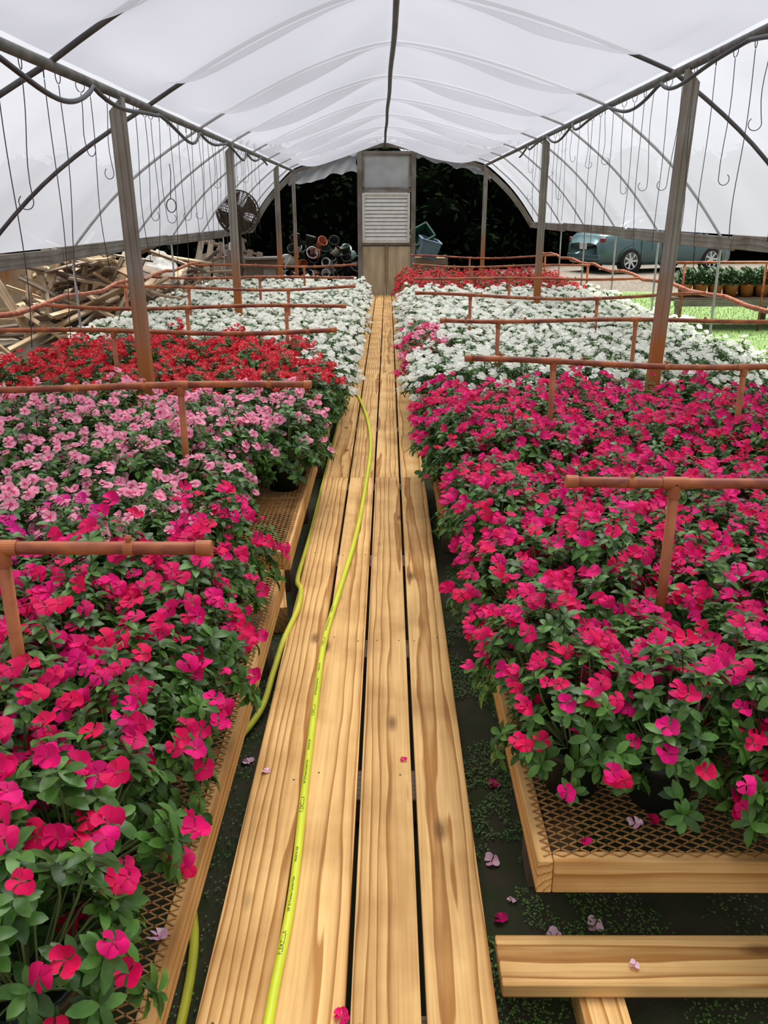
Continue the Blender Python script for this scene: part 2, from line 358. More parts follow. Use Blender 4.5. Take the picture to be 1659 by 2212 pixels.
q = ob('spacer_block', board_mesh(.16,.20,.12,'frame'), None, (-.52, 3.38, .06), (0,0,.15)); tag(q, 'short timber block wedged between the first two left benches', 'block')

# ------------------------------------------------------------ vinca plants
def leaf(q, base, d, up, L, W, fold=.25, droop=.35, mi=0, st=5):
    d = d.normalized(); side = d.cross(up)
    if side.length < 1e-3: side = d.cross(Vector((1,0,0)))
    side.normalize(); u2 = side.cross(d)
    prof = {5: [.14,.80,1,.76,.12], 3: [.2,1,.08]}[st]
    ts = {5: [0,.28,.55,.82,1.0], 3: [0,.5,1]}[st]
    v = []
    for t, w in zip(ts, prof):
        c = base + d*(L*t) + u2*(L*(.25*t - droop*t*t)); hw = W/2*w
        v += [tuple(c-side*hw+u2*fold*hw), tuple(c), tuple(c+side*hw+u2*fold*hw)]
    f = []
    for i in range(st-1):
        a = i*3; f += [(a,a+1,a+4,a+3),(a+1,a+2,a+5,a+4)]
    q.add(v, f, mi)
def plant_variant(seed, tips, lo=False):
    r = random.Random(seed); q = MB(); bl = []
    R, H, z0 = .185, .300, .10
    for i in range(tips):
        u = (i+.5)/tips; cphi = 1-1.0*u; sphi = math.sqrt(1-cphi*cphi); az = i*2.39996+r.uniform(-.3,.3)
        rr = R*r.uniform(.85,1.2)
        tip = Vector((rr*sphi*math.cos(az), rr*sphi*math.sin(az), z0-.02+H*(.05+.95*cphi)*r.uniform(.80,1.12)))
        td = Vector((sphi*math.cos(az), sphi*math.sin(az), .40+cphi)).normalized()
        b = Vector((.03*math.cos(az), .03*math.sin(az), .13))
        mid = (b+tip)/2 + Vector((math.cos(az), math.sin(az), 0))*.02 + Vector((0,0,.03))
        if not lo: q.tube([b, mid, tip], .0026, 4, 1, False)
        px = td.orthogonal().normalized(); py = td.cross(px)
        n = 9 if not lo else 4
        a0 = r.uniform(0, 6.28)
        for k in range(n):
            a = a0 + k*(2*PI/n)*1.0 + (k%2)*.3 + r.uniform(-.25,.25)
            el = r.uniform(.15,.6) if k % 2 else r.uniform(-.1,.25)
            d = (px*math.cos(a)+py*math.sin(a)) + td*el
            L = r.uniform(.031,.051); W = L*r.uniform(.42,.52)
            if lo: L *= 1.35; W *= 1.7
            leaf(q, tip-td*(.010*(k % 3)), d, td, L, W, r.uniform(.1,.4), r.uniform(.2,.55), 0, 3 if lo else 5)
        if not lo:
            for k in range(5):
                c = mid.lerp(tip, r.uniform(.2,.85)); a = r.uniform(0, 6.28)
                leaf(q, c, (px*math.cos(a)+py*math.sin(a))+td*.2, td, r.uniform(.035,.053), .022, .25, .4, 0, 5)
        bl.append((tip, td))
    return q, bl
def blossom_mb(R, cup, q=None, mtx=None, mi=0, me=1, lo=False, ruf=0.0):
    q = q or MB(); nu, nv = (4, 5) if not lo else (2, 3)
    for p in range(5):
        a0 = p*2*PI/5 + ruf*.2*math.sin(p*2.3+cup*9); v = []; pr = 1+ruf*.14*math.sin(p*3.7+cup*20)
        for i in range(nu):
            u = .1 + .9*i/(nu-1)
            for j in range(nv):
                w = -1+2*j/(nv-1)
                ang = a0 + math.radians(40)*(.42+.58*u**.6)*w + .12*u
                rr = R*pr*u*(1-.24*abs(w)**2.5*u)
                z = R*(.12*u*w + cup*u*u - (.10*u**3) + ruf*.17*u*u*math.sin(p*2.1+w*2.2+cup*11))
                v.append((rr*math.cos(ang), rr*math.sin(ang), z))
        f = [(i*nv+j, (i+1)*nv+j, (i+1)*nv+j+1, i*nv+j+1) for i in range(nu-1) for j in range(nv-1)]
        q.add(v, f, mi, mtx)
    re = R*(.29 if me == 9 else .12)
    mi2 = 1 if me == 9 else me
    if not lo: q.add([(re*math.cos(k*PI/4), re*math.sin(k*PI/4), R*.07) for k in range(8)], [tuple(range(8))], mi2, mtx)
    else: q.add([(re*math.cos(k*PI/2), re*math.sin(k*PI/2), R*.06) for k in range(4)], [(0,1,2,3)], mi2, mtx)
    return q
COL = ['crimson','magenta','red','pink','white']
BLM = {}
for c in COL:
    BLM[c] = []
    for k, (R, cup) in enumerate(((.0235,.04),(.026,.12),(.0225,.22),(.025,-.06),(.0235,.40))):
        q = blossom_mb(R, cup, ruf=.85 if c != 'pink' else .5, me=9 if c == 'pink' else 1)
        q.tube([(0,0,-.022),(0,0,0)], .0018, 5, 2, False)
        BLM[c].append(q.mesh('blossom', [c, 'eye_'+c, 'stem'], True))
NV = 6
VAR = []
for k in range(NV):
    q, bl = plant_variant(100+k, 46); VAR.append((q.mesh('foliage', ['leaf','stem'], True), bl))
def blossom_places(bl, n, r):
    out = []; idx = list(range(len(bl))); r.shuffle(idx)
    idx.sort(key=lambda i: .65*i/len(bl) + r.uniform(0,.9))
    k = 0
    while len(out) < n:
        tip, td = bl[idx[k % len(idx)]]; k += 1
        reps = r.choice([1,1,1,2,3])
        for h in range(reps):
            j = Vector((r.uniform(-1,1), r.uniform(-1,1), r.uniform(-.3,.6)))
            nrm = (td*.65 + Vector((0,-.50,.42)) + j*.50).normalized()
            out.append((tip + td*r.uniform(.018,.038) + Vector((r.uniform(-1,1), r.uniform(-1,1), r.uniform(-.4,.6)))*(.014 if h == 0 else .036), nrm, r.uniform(0,6.28)))
    return out[:n]
pq = MB(); pq.lathe([(.001,.004),(.062,.004),(.068,.0),(.080,.11),(.086,.11),(.086,.14),(.080,.14),(.078,.118),(.001,.115)], 24); POTM = pq.mesh('pot', 'pot', True)
CNT = {'crimson':46,'magenta':38,'red':40,'pink':36,'white':72}
COMB = {}
def combined(c, k):
    if (c, k) not in COMB:
        r = random.Random(COL.index(c)*17+k); q = MB()
        for p, n, sp in blossom_places(VAR[k][1], CNT[c], r):
            mt = Matrix.Translation(p) @ n.to_track_quat('Z','Y').to_matrix().to_4x4() @ Matrix.Rotation(sp, 4, 'Z')
            blossom_mb(r.uniform(.025,.030), r.uniform(0,.22), q, mt, 0, 9 if c == 'pink' else 1, False, .45)
        COMB[(c, k)] = q.mesh('blossoms', [c, 'eye_'+c], True)
    return COMB[(c, k)]
spots = []
LN = ['nearest left bench','second left bench','third left bench','fourth left bench','fifth left bench','farthest left bench']
RN = ['nearest right bench','second right bench','third right bench','fourth right bench','fifth right bench','sixth right bench','farthest right bench']
def colour(side, bi, ci, ri, x, y):
    if side == 'l':
        if bi == 0:
            if y > 2.60 and ci >= 1: return 'magenta' if (ci+ri) % 3 == 0 and y < 3.0 else 'pink'
            return 'crimson'
        if bi == 1: return 'pink'
        if bi == 2: return 'white' if (ci == 0 and y > 6.2) else 'red'
        return 'white'
    if bi <= 1: return 'crimson'
    if bi == 2: return ('pink' if ri == 5 else 'crimson') if (ci == 0 and ri > 3) else 'white'
    if bi == 3: return 'crimson' if (ci == 0 and ri == 0) else 'white'
    if bi <= 4: return 'white'
    return 'red'
def fill(side, bi, y0, y1):
    ys = y0+.15; ye = y1-.13
    if side == 'l' and bi == 0: ys = 1.10
    if side == 'r' and bi == 0: ys = 1.58
    st = .25 if bi < 2 else .265 if bi == 2 else .275
    XR = XRf(bi); XL = XLf(bi)
    ylist = np.linspace(ys, ye, max(2, int(round((ye-ys)/(.245 if bi < 2 else .262)))+1))
    for ci in range(11):
        x = (XR[0]+(.11 if bi < 2 else .09)+ci*st) if side == 'r' else (XL[1]-(.185 if bi == 0 else .12 if bi == 1 else .075)-ci*st)
        if side == 'r' and x > XR[1]-.0 or side == 'l' and x < XL[0]+.03: break
        for ri, y in enumerate(ylist):
            if side == 'r' and bi == 0 and ri == 0 and ci < 2: continue
            if side == 'l' and bi == 0 and ci == 0 and y > 3.05: continue
            if side == 'l' and bi == 1 and ci == 0 and y < 4.35: continue
            jx = rnd.uniform(-.03,.03); jy = rnd.uniform(-.03,.03)
            if side == 'l' and abs(x+jx+1.5) < .16 and abs(y-5.2) < .16: continue
            spots.append((side, bi, ci, ri, x+jx, y+jy, colour(side, bi, ci, ri, x, y)))
for i, (a, b) in enumerate(LB): fill('l', i, a, b)
for i, (a, b) in enumerate(RB): fill('r', i, a, b)
vis = []
for s in spots:
    px, py, d = proj((s[4], s[5], .6))
    if d > .3 and -170 < px < 1830 and py < 2700: vis.append((d, s))
vis.sort(key=lambda t: t[0])
print('PLANTS visible', len(vis))
CW = {'crimson':'crimson','magenta':'magenta','red':'red','pink':'pale pink','white':'white'}
for d, s in vis[:300]:
    side, bi, ci, ri, x, y, c = s
    r = random.Random(int(x*1000)*31+int(y*1000)); k = r.randrange(NV)
    nm_ = LN[bi] if side == 'l' else RN[bi]
    row = 'aisle row' if ci == 0 else f'{ORD[ci]} row from the aisle'
    t = thing('potted_vinca', f'{CW[c]} vinca, {ORD[ri]} from the front in {row}, {nm_}', 'flowering plant', (x, y, BT+.003), (0,0,r.uniform(-.5,.5)), f'potted vincas on the {nm_}')
    sc = r.uniform(.93,1.15); t.scale = (sc, sc, sc*r.uniform(.90,1.08)*(1.08 if side == 'l' and bi < 2 else 1))
    ob('pot', POTM, t); ob('foliage', VAR[k][0], t)
    if bi <= 1:
        for p, n, sp in blossom_places(VAR[k][1], CNT[c]+r.randint(-9,5), r):
            e = (n.to_track_quat('Z','Y').to_matrix().to_4x4() @ Matrix.Rotation(sp, 4, 'Z')).to_euler()
            ob('blossom', BLM[c][r.randrange(5)], t, p, e, r.uniform(.85,1.12))
    else:
        ob('blossoms', combined(c, k), t)
# the remaining plants, farthest and smallest: one object
lov = []
for k in range(4):
    lq, lbl = plant_variant(300+k, 26, True)
    lov.append((lq, lbl))
SQ = MB(); cidx = {'white':1,'red':2,'crimson':3,'pink':4,'magenta':3}
for d, s in vis[300:]:
    side, bi, ci, ri, x, y, c = s; k = rnd.randrange(4); lq, lbl = lov[k]
    mt = Matrix.Translation((x, y, BT)) @ Matrix.Rotation(rnd.uniform(-.5,.5), 4, 'Z') @ Matrix.Scale(rnd.uniform(.95,1.15), 4)
    SQ.add(lq.v, lq.f, 0, mt)
    for p, n, sp in blossom_places(lbl, int(CNT[c]*.95), rnd):
        blossom_mb(rnd.uniform(.028,.033), .1, SQ, mt @ Matrix.Translation(p) @ n.to_track_quat('Z','Y').to_matrix().to_4x4() @ Matrix.Rotation(sp, 4, 'Z'), cidx[c], 5, True)
    SQ.lathe([(.001,.0),(.068,.0),(.086,.14),(.001,.13)], 8, 6, mt)
if SQ.v:
    o = ob('vinca_plants', SQ.mesh('vinca_plants', ['leaf','white','red','crimson','pink','eye_white','pot']))
    tag(o, 'massed far vinca plants filling the back benches near the end wall', 'flowering plants'); o['kind'] = 'stuff'

# ------------------------------------------------------------ irrigation pipes
PZ = CZ-.705
def pipe(side, y, xa, xb, risers, label, wav=.0):
    s = 1 if side == 'r' else -1
    t = thing('irrigation_pipe', label, 'pipe', (0, y, 0), group='cross pipes over the flower benches')
    n = 18; pts = []
    zf = lambda u: PZ + wav*math.sin(u*7+y*1.7) - (wav*1.5*math.sin(PI*u))
    yf = lambda u: wav*1.2*math.sin(u*5+y)
    for i in range(n+1):
        u = i/n; pts.append((s*(xa+(xb-xa)*u), yf(u), zf(u)))
    q = MB(); q.tube(pts, .0150, 14); ob('pipe_run', q.mesh('pipe_run', 'pvc', True), t)
    q = MB(); p0 = Vector(pts[0]); p1 = (Vector(pts[1])-p0).normalized()
    q.tube([p0-p1*.004, p0-p1*.002, p0+p1*.030, p0+p1*.031], [.0172,.0182,.0182,.0155], 18); ob('end_cap', q.mesh('end_cap', 'pvc2'), t)
    for x in risers:
        u = (x-xa)/(xb-xa); z = zf(u); yy = yf(u)
        q = MB(); q.tube([(s*x,yy,BT+.01),(s*x,yy,z-.02)], .0148, 14); ob('riser', q.mesh('riser', 'pvc2', True), t)
        q = MB(); q.tube([(s*(x-.036),yy,z),(s*(x+.036),yy,z)], .0180, 18); q.tube([(s*x,yy,z-.042),(s*x,yy,z)], .0180, 18); ob('tee', q.mesh('tee', 'pvc2'), t)
    for x in [xa+.18+k*.42 for k in range(int((xb-xa)/.42))]:
        if min(abs(x-r_) for r_ in risers) < .09: x += .12
        u = (x-xa)/(xb-xa); z = zf(u); yy = yf(u)
        q = MB(); q.tube([(s*x-.011,yy,z),(s*x+.011,yy,z)], .0168, 16); q.tube([(s*x,yy,z+.014),(s*x,yy,z+.025),(s*x,yy,z+.03)], [.006,.008,.004], 8); ob('nozzle', q.mesh('nozzle', 'pvc2'), t)
for i, (y, xa) in enumerate([(1.77,.395),(3.70,.335),(5.54,.33),(7.05,.34),(8.85,.33),(10.35,.40),(12.7,.45)]):
    pipe('l', y, xa, 2.76, ([.86,1.7,2.45],[.90,1.9],[1.76],[.82,1.62],[1.0,2.0],[1.5],[1.2])[i], f'rust-stained cross pipe over the left flowers, {ORD[i]} from the front', .0 if i == 0 else .013)
for i, (y, xa) in enumerate([(2.28,.50),(4.34,.39),(6.15,.37),(8.0,.25),(10.2,.30),(12.7,.35),(15.3,.4)]):
    pipe('r', y, xa, 2.88, ([.80,1.78,2.55],[.835,1.81],[.78,1.75],[.75,1.9],[1.4],[1.2],[1.4])[i], f'rust-stained cross pipe over the right flowers, {ORD[i]} from the front', .004 if i == 0 else .015)
for s, x, lab in ((1, 2.92, 'long rust-stained feed pipe running beside the right side wall'), (-1, -2.80, 'long rust-stained feed pipe running beside the left side wall')):
    t = thing('feed_pipe', lab, 'pipe')
    q = MB(); q.tube([(x+.02*math.sin(k*1.3), .6+k*.5, PZ+.02*math.sin(k*1.9)) for k in range(34)], .020, 12); ob('pipe_run', q.mesh('pipe_run', 'pvc', True), t)
    for k in range(5):
        q = MB(); yy = 2.2+k*3.6; q.tube([(x,yy,0),(x,yy,PZ)], .017, 8); ob('riser', q.mesh('riser', 'pvc2', True), t)

# ------------------------------------------------------------ greenhouse frame
def prof(side, Y, u):
    xr = .06-(Y-5)*.01
    if side > 0: xp = 1.78+(Y-5.56)*.007; hp = .465*xp; xf = 2.88; hf = -.21
    else: xp = 1.5+(Y-5.2)*.027; hp = .42*xp; xf = 2.75; hf = -.31
    if u <= 1: return (xr*(1-u)+side*xp*u, 1.30-(1.30-hp)*u**1.45)
    s2 = u-1
    return (side*(xp+(xf-xp)*s2+.06*math.sin(PI*s2)), hp+(hf-hp)*s2+.05*math.sin(PI*s2))
HY = [.55+1.805*k for k in range(10)]; HY[-1] = 16.79
for i, y in enumerate(HY):
    pts = [(prof(-1,y,2)[0], y, 0), (prof(-1,y,2)[0], y, CZ-.42)]
    for k in range(22): x, h = prof(-1, y, 2-2*k/22); pts.append((x, y, CZ+h))
    for k in range(23): x, h = prof(1, y, 2*k/22); pts.append((x, y, CZ+h))
    pts += [(prof(1,y,2)[0], y, CZ-.36), (prof(1,y,2)[0], y, 0)]
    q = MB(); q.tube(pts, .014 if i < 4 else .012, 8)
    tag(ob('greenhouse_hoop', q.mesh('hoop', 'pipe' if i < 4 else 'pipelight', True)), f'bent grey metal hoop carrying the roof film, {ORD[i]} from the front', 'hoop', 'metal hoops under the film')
YS = []
BN = [.2]+HY+[18.02]
for a, b in zip(BN[:-1], BN[1:]):
    for k in range(18): YS.append((a+(b-a)*k/18, k/18, b-a))
YS.append((18.02, 0, 1.8))
def sheet(name, us, m, label):
    q = MB(); nu = len(us)
    for (y, t, w) in YS:
        sg = math.sin(PI*t)*(w/1.8)
        for (s, u) in us:
            x, h = prof(s, y, u)
            nz = noise.noise(Vector((x*1.3, y*1.5, 3.1)))*.055 + noise.noise(Vector((x*2.6, y*2.6, 7.7)))*.018
            if u <= 1:
                m_ = math.sin(PI*min(1,max(0,u)))
                h += -.022 + .055*sstep(.70,.95,u) - .006*m_ - .19*sg**.75*(.14+.86*m_)*(1-sstep(.8,1,u)) + nz*(.2+.8*m_)*(.2+.8*sg)
            else:
                m_ = math.sin(PI*(u-1)); fold = noise.noise(Vector((y*1.8, (u-1)*.8, s*4.0)))*.04
                x += s*(.035-.075*sg*m_+fold*m_); h += .033
            q.v.append((x, y, CZ+h))
    for i in range(len(YS)-1):
        for j in range(nu-1):
            q.f.append((i*nu+j, i*nu+j+1, (i+1)*nu+j+1, (i+1)*nu+j)); q.m.append(0)
    return struct(name, q.mesh(name, m, True), label=label)
sheet('ceiling', [(-1, 1-k/24) for k in range(24)]+[(1, k/24) for k in range(25)], 'film', 'sagging white plastic film roof')
sheet('wall_left', [(-1, 2-k/14) for k in range(15)], 'filmw', 'white plastic film on the left side')
sheet('wall_right', [(1, 1+k/14) for k in range(15)], 'filmw', 'white plastic film on the right side')
def line_pts(side, dz, y0=.3, y1=18.0, n=40, dx=0):
    out = []
    for k in range(n+1):
        y = y0+(y1-y0)*k/n; x, h = prof(side, y, 1); out.append((x+dx, y, CZ+h+dz))
    return out
q = MB(); q.tube(line_pts(-1, -.014), .024, 10); tag(ob('roof_purlin', q.mesh('purlin', 'purl', True)), 'dark grey lengthwise roof pipe on the left posts', 'purlin')
q = MB(); q.tube(line_pts(1, -.014), .024, 10); tag(ob('roof_purlin', q.mesh('purlin', 'purl', True)), 'dark grey lengthwise roof pipe on the right posts', 'purlin')
q = MB(); q.tube([(prof(1,y,0)[0]+.004*math.sin(y*2), y, CZ+1.30-.085) for y in np.linspace(.3,18,60)], .021, 10); tag(ob('ridge_pipe', q.mesh('ridge', 'pipe', True)), 'dark ridge pipe along the centre of the film roof', 'pipe')
for side, lab in ((-1, 'black hose drooping in scallops along the left roof pipe'), (1, 'black hose drooping in scallops along the right roof pipe')):
    pts = []
    for k in range(150):
        y = 1.2+k*.075; x, h = prof(side, y, 1)
        w = abs(math.sin((y-.3)*PI/1.45))**.8; j = .3+.7*(.5+.5*math.sin(y*2.1+side))
        pts.append((x-side*(.035+.04*w), y, CZ+h-.04-.13*w*j))
    q = MB(); q.tube(pts, .0115, 8); tag(ob('black_hose', q.mesh('black_hose', 'blackhose', True)), lab, 'hose')
# wooden posts
for side, ys in ((-1, [5.2, 9.3, 14.2, 17.6]), (1, [5.62, 10.6, 17.4])):
    sd = 'left' if side < 0 else 'right'
    for i, y in enumerate(ys):
        x, h = prof(side, y, 1); zt = CZ+h-.03
        q = MB(); w = .076 if i < 3 else .065
        q.box((0,0,zt/2), (w, w, zt), 0, None, .004)
        q.v = [(vx, vy, vz-(.07 if (vx*side > 0 and vz > zt-.02) else 0)) for vx, vy, vz in q.v]
        lean = (.018 if side < 0 else .026) if i == 0 else .004
        p = ob('wooden_post', q.mesh('post', 'post'), None, (x-side*(lean*1.2+.02), y, 0), (0, side*lean, 0))
        nmz = (['nearest','second','third','farthest'] if side < 0 else ['nearest','second','farthest'])[i]
        tag(p, f'{nmz} {sd} grey wooden post, rust-stained at its foot', 'post', 'posts under the roof pipes')
# side baseboards
for side, nme in ((-1,'baseboard_left'), (1,'baseboard_right')):
    q = MB(); y = .2
    while y < 18:
        l = min(3.6, 18-y); x, h = prof(side, y+l/2, 2)
        q.box((x-side*.035, y+l/2, CZ+h-.02+rnd.uniform(-.012,.012)), (.04, l-.01, .11), 0, Euler((rnd.uniform(-.004,.004),0,0)), .004); y += l
    struct(nme, q.mesh(nme, 'grey'))
# hanging wires
def wire_mesh(kind, seed):
    r = random.Random(seed); q = MB(); wr = .0022
    if kind == 'long':
        L = r.uniform(.80,1.1); ph = r.uniform(0,6); pts = [(.018*math.sin(ph+u*5)*u, .018*math.cos(ph+u*4)*u, -L*u) for u in np.linspace(0,1,14)]
    else:
        L = r.uniform(.18,.62); a = r.uniform(-.5,.5); pts = [(.03*math.sin(a)*u+.02*math.sin(u*4+seed)*u, 0, -L*u) for u in np.linspace(0,1,8)]
        bx = pts[-1][0]
        R = .030
        for k in range(1, 10):
            t = PI+k*PI/8*1.15; pts.append((bx+R+R*math.cos(t), 0, -L+R*math.sin(t)))
    q.tube(pts, wr, 5)
    q.tube([(0,.026*math.cos(t), .0+.034+.03*math.sin(t)) for t in np.linspace(-PI/2, PI*1.4, 14)], wr, 5)
    return q.mesh('wire', 'wire', True)
WL = [wire_mesh('long', k) for k in range(6)]; WH = [wire_mesh('hook', 20+k) for k in range(6)]
for side in (-1, 1):
    sd = 'left' if side < 0 else 'right'; y = 2.9; k = 0
    while y < 12:
        x, h = prof(side, y, 1)
        hook = (k % 5 in (1, 3))
        o = ob('hanging_hook' if hook else 'hanging_wire', (WH if hook else WL)[rnd.randrange(6)], None, (x, y, CZ+h-.08), (0,0,rnd.uniform(-.6,.6)+(PI if rnd.random() < .4 else 0)))
        if hook: tag(o, f'short dark wire with open hook end hanging from the {sd} roof pipe', 'hook', f'wire hooks on the {sd} roof pipe')
        else: tag(o, f'long thin dark wire hanging straight from the {sd} roof pipe', 'wire', f'long wires on the {sd} roof pipe')
        y += rnd.uniform(.14,.34)*(1+.06*max(0,y-6)); k += 1
q = MB(); p = Vector((prof(-1,8.4,1)[0]-.42, 8.4, CZ-.0))
q.tube([(p.x, p.y, CZ+prof(-1,8.4,1)[1]-.1), (p.x+.02, p.y, p.z+.35), (p.x, p.y, p.z+.12)]+[(p.x+.045*math.sin(t), p.y+.01*t/6, p.z+.06+.06*math.cos(t)) for t in np.linspace(0, 4.2*PI, 40)], .004, 5)
tag(ob('wire_coil', q.mesh('coil', 'wire', True)), 'loose coil of dark wire hanging before the left film', 'wire')

# ------------------------------------------------------------ end wall
EY = 18.0
q = MB()
for side in (-1, 1):
    for k in range(16):
        a = prof(side, EY, 2*k/16); b = prof(side, EY, 2*(k+1)/16)
        q.bar((a[0], EY+.03, CZ+a[1]-.05), (b[0], EY+.03, CZ+b[1]-.05), .045, .10)
struct('trim_1', q.mesh('trim_1', 'grey'), label='grey timber arch round the end wall')
for n, x in (('trim_2', -.56), ('trim_3', .50)):
    q = MB(); q.box((0,0,1.43), (.09,.09,2.84), 0, None, .004); struct(n, q.mesh(n, 'grey'), (x, EY, 0))
q = MB()
for z in (1.10, 2.10, 2.80): q.box((-.03, EY, z), (.97,.07,.05), 0, None, .003)
struct('trim_4', q.mesh('trim_4', 'grey'))
w1 = MB(); w1.box((-.03, EY, 2.15), (.95,.05,.04)); w1.box((-.03, EY, 2.76), (.95,.05,.04)); w1.box((-.49,EY,2.45),(.04,.05,.6)); w1.box((.43,EY,2.45),(.04,.05,.6))
w = struct('window_1', w1.mesh('window_1', 'grey'), label='dusty panel in the top of the end wall tower')
q = MB(); q.box((-.03, EY+.01, 2.455), (.9,.012,.6)); ob('pane', q.mesh('pane', 'pane'), w)
d1 = MB(); d1.box((-.03, EY+.005, .575), (.05,.05,1.0)); d1.box((-.03,EY+.005,.08),(.96,.05,.06))
d_ = struct('door_1', d1.mesh('door_1', 'scrap'), label='lower tan plywood panels of the end wall tower')
for x in (-.285, .225):
    q = MB(); q.box((x, EY+.01, .58), (.45,.015,.96)); ob('panel', q.mesh('panel', 'ply'), d_)
t = thing('exhaust_shutter', 'square louvered fan shutter in the middle of the end wall tower', 'shutter', (-.04, EY-.05, 1.60))
q = MB()
for sx in (-1, 1): q.box((sx*.445,0,0), (.05,.09,.93), 0, None, .004)
for sz in (-1, 1): q.box((0,0,sz*.445), (.84,.09,.05), 0, None, .004)
ob('frame', q.mesh('frame', 'alum'), t)
q = MB()
for k in range(12): q.box((0, -.005, -.39+k*.0709), (.84,.008,.062), 0, Euler((-.38,0,0)))
ob('louvers', q.mesh('louvers', 'louver'), t)
q = MB(); q.box((0, .03, 0), (.84,.006,.84)); ob('gap_shade_sheet', q.mesh('gap_shade_sheet', 'shadow'), t)  # dark sheet added behind the slats as shade in their gaps
def torn(name, x0, x1, f, label):
    side = -1 if x0 < 0 else 1; q = MB(); n = 26
    for k in range(n+1):
        x = x0+(x1-x0)*k/n
        u = min(1.8, abs(x)/1.86) if abs(x) < 1.86 else 1+(abs(x)-1.86)/1.0
        h = prof(side, EY, u)[1]-.09; dp = f(k/n)+.06*noise.noise(Vector((x*5,1,2)))
        for j in range(5):
            q.v.append((x+.02*math.sin(j*2+k), EY-.04+.03*math.sin(k*1.1+j), CZ+h-dp*j/4))
    for k in range(n):
        for j in range(4): q.f.append((k*5+j, k*5+5+j, k*5+6+j, k*5+1+j)); q.m.append(0)
    tag(ob(name, q.mesh(name, 'torn', True)), label, 'plastic sheet')
torn('torn_film', -1.95, -.61, lambda u: .12+.34*u**1.6+.08*math.sin(u*5), 'ragged torn plastic film hanging from the arch left of shutter')
torn('torn_film', .55, 2.0, lambda u: .14-.05*u, 'strip of torn plastic film under the arch right of shutter')

# ------------------------------------------------------------ yellow hose
HR = .0115
def catmull(P, n=8):
    P = [Vector(p) for p in P]; out = []
    for i in range(len(P)-1):
        a = P[max(i-1,0)]; b = P[i]; c = P[i+1]; d = P[min(i+2,len(P)-1)]
        for k in range(n):
            t = k/n; out.append(.5*((2*b)+(c-a)*t+(2*a-5*b+4*c-d)*t*t+(3*b-a-3*c+d)*t**3))
    out.append(P[-1]); return out
zt = .1205+HR
H1 = [at(px, py, zt) for px, py in [(560,2330),(590,2150),(632,1930),(660,1690),(686,1480),(703,1375),(735,1270),(768,1160),(788,1060),(801,960),(792,900),(774,855)]]
H1[0].y = max(H1[0].y, .9)
edge = [Vector((-.385, H1[-1].y+.45, zt+.01)), Vector((-.405, H1[-1].y+.25, .10)), Vector((-.405, 6.6, .08)), Vector((-.406, 5.3, .085)), Vector((-.409, 4.2, .09)), Vector((-.413, 3.62, .11)), Vector((-.378, 3.42, zt+.012)), Vector((-.376, 3.24, zt+.002)), Vector((-.408, 3.0, .115)), Vector((-.425, 2.8, .085)), Vector((-.452, 2.6, .04)), Vector((-.56, 2.3, .014)), Vector((-.58, 2.0, .013)), Vector((-.47, 1.62, .013)), Vector((-.45, 1.2, .013)), Vector((-.445, .8, .013))]
HP = catmull(H1)
t = thing('garden_hose', 'bright yellow garden hose winding along the pine walkway', 'hose')
q = MB(); q.tube(HP+[HP[-1]+Vector((-.04,.14,.001))], HR, 12); ob('hose_length', q.mesh('hose_length', 'hose', True), t)
HP2 = catmull([HP[-1], HP[-1]+Vector((-.04,.14,.001))]+edge)
q = MB(); q.tube(HP2[2:], HR, 12); o = ob('hose_return', q.mesh('hose_return', 'hosedirty', True), t); o['label'] = 'dirtier return length of hose'
cum = [0]
for a, b in zip(HP[:-1], HP[1:]): cum.append(cum[-1]+(b-a).length)
def hose_at(s):
    for i in range(len(cum)-1):
        if cum[i+1] >= s:
            u = (s-cum[i])/(cum[i+1]-cum[i]); return HP[i].lerp(HP[i+1], u), (HP[i+1]-HP[i]).normalized()
    return HP[-1], (HP[-1]-HP[-2]).normalized()
TX = MB()
def letter(s0, body, size):
    cu = bpy.data.curves.new('t', 'FONT'); cu.body = body; cu.size = size
    o = bpy.data.objects.new('t', cu); C.objects.link(o)
    dg = bpy.context.evaluated_depsgraph_get(); me = bpy.data.meshes.new_from_object(o.evaluated_get(dg))
    vs = []
    for v in me.vertices:
        p, tg = hose_at(s0+v.co.x); left = Vector((-tg.y, tg.x, 0)).normalized(); up = tg.cross(left)*-1
        if up.z < 0: up = -up
        a = (v.co.y-size*.35)/HR + .15
        vs.append(tuple(p+(left*math.sin(a)+up*math.cos(a))*(HR+.0004)))
    TX.add(vs, [tuple(f.vertices) for f in me.polygons])
    bpy.data.objects.remove(o); bpy.data.curves.remove(cu)
s = .28
for k in range(4):
    letter(s, 'FLEXZILLA', .0145); letter(s+.125, '5/8" ID Premium Garden Hose', .009); letter(s+.29, 'MADE IN USA', .009); s += .48
ob('lettering', TX.mesh('lettering', 'ink'), t)

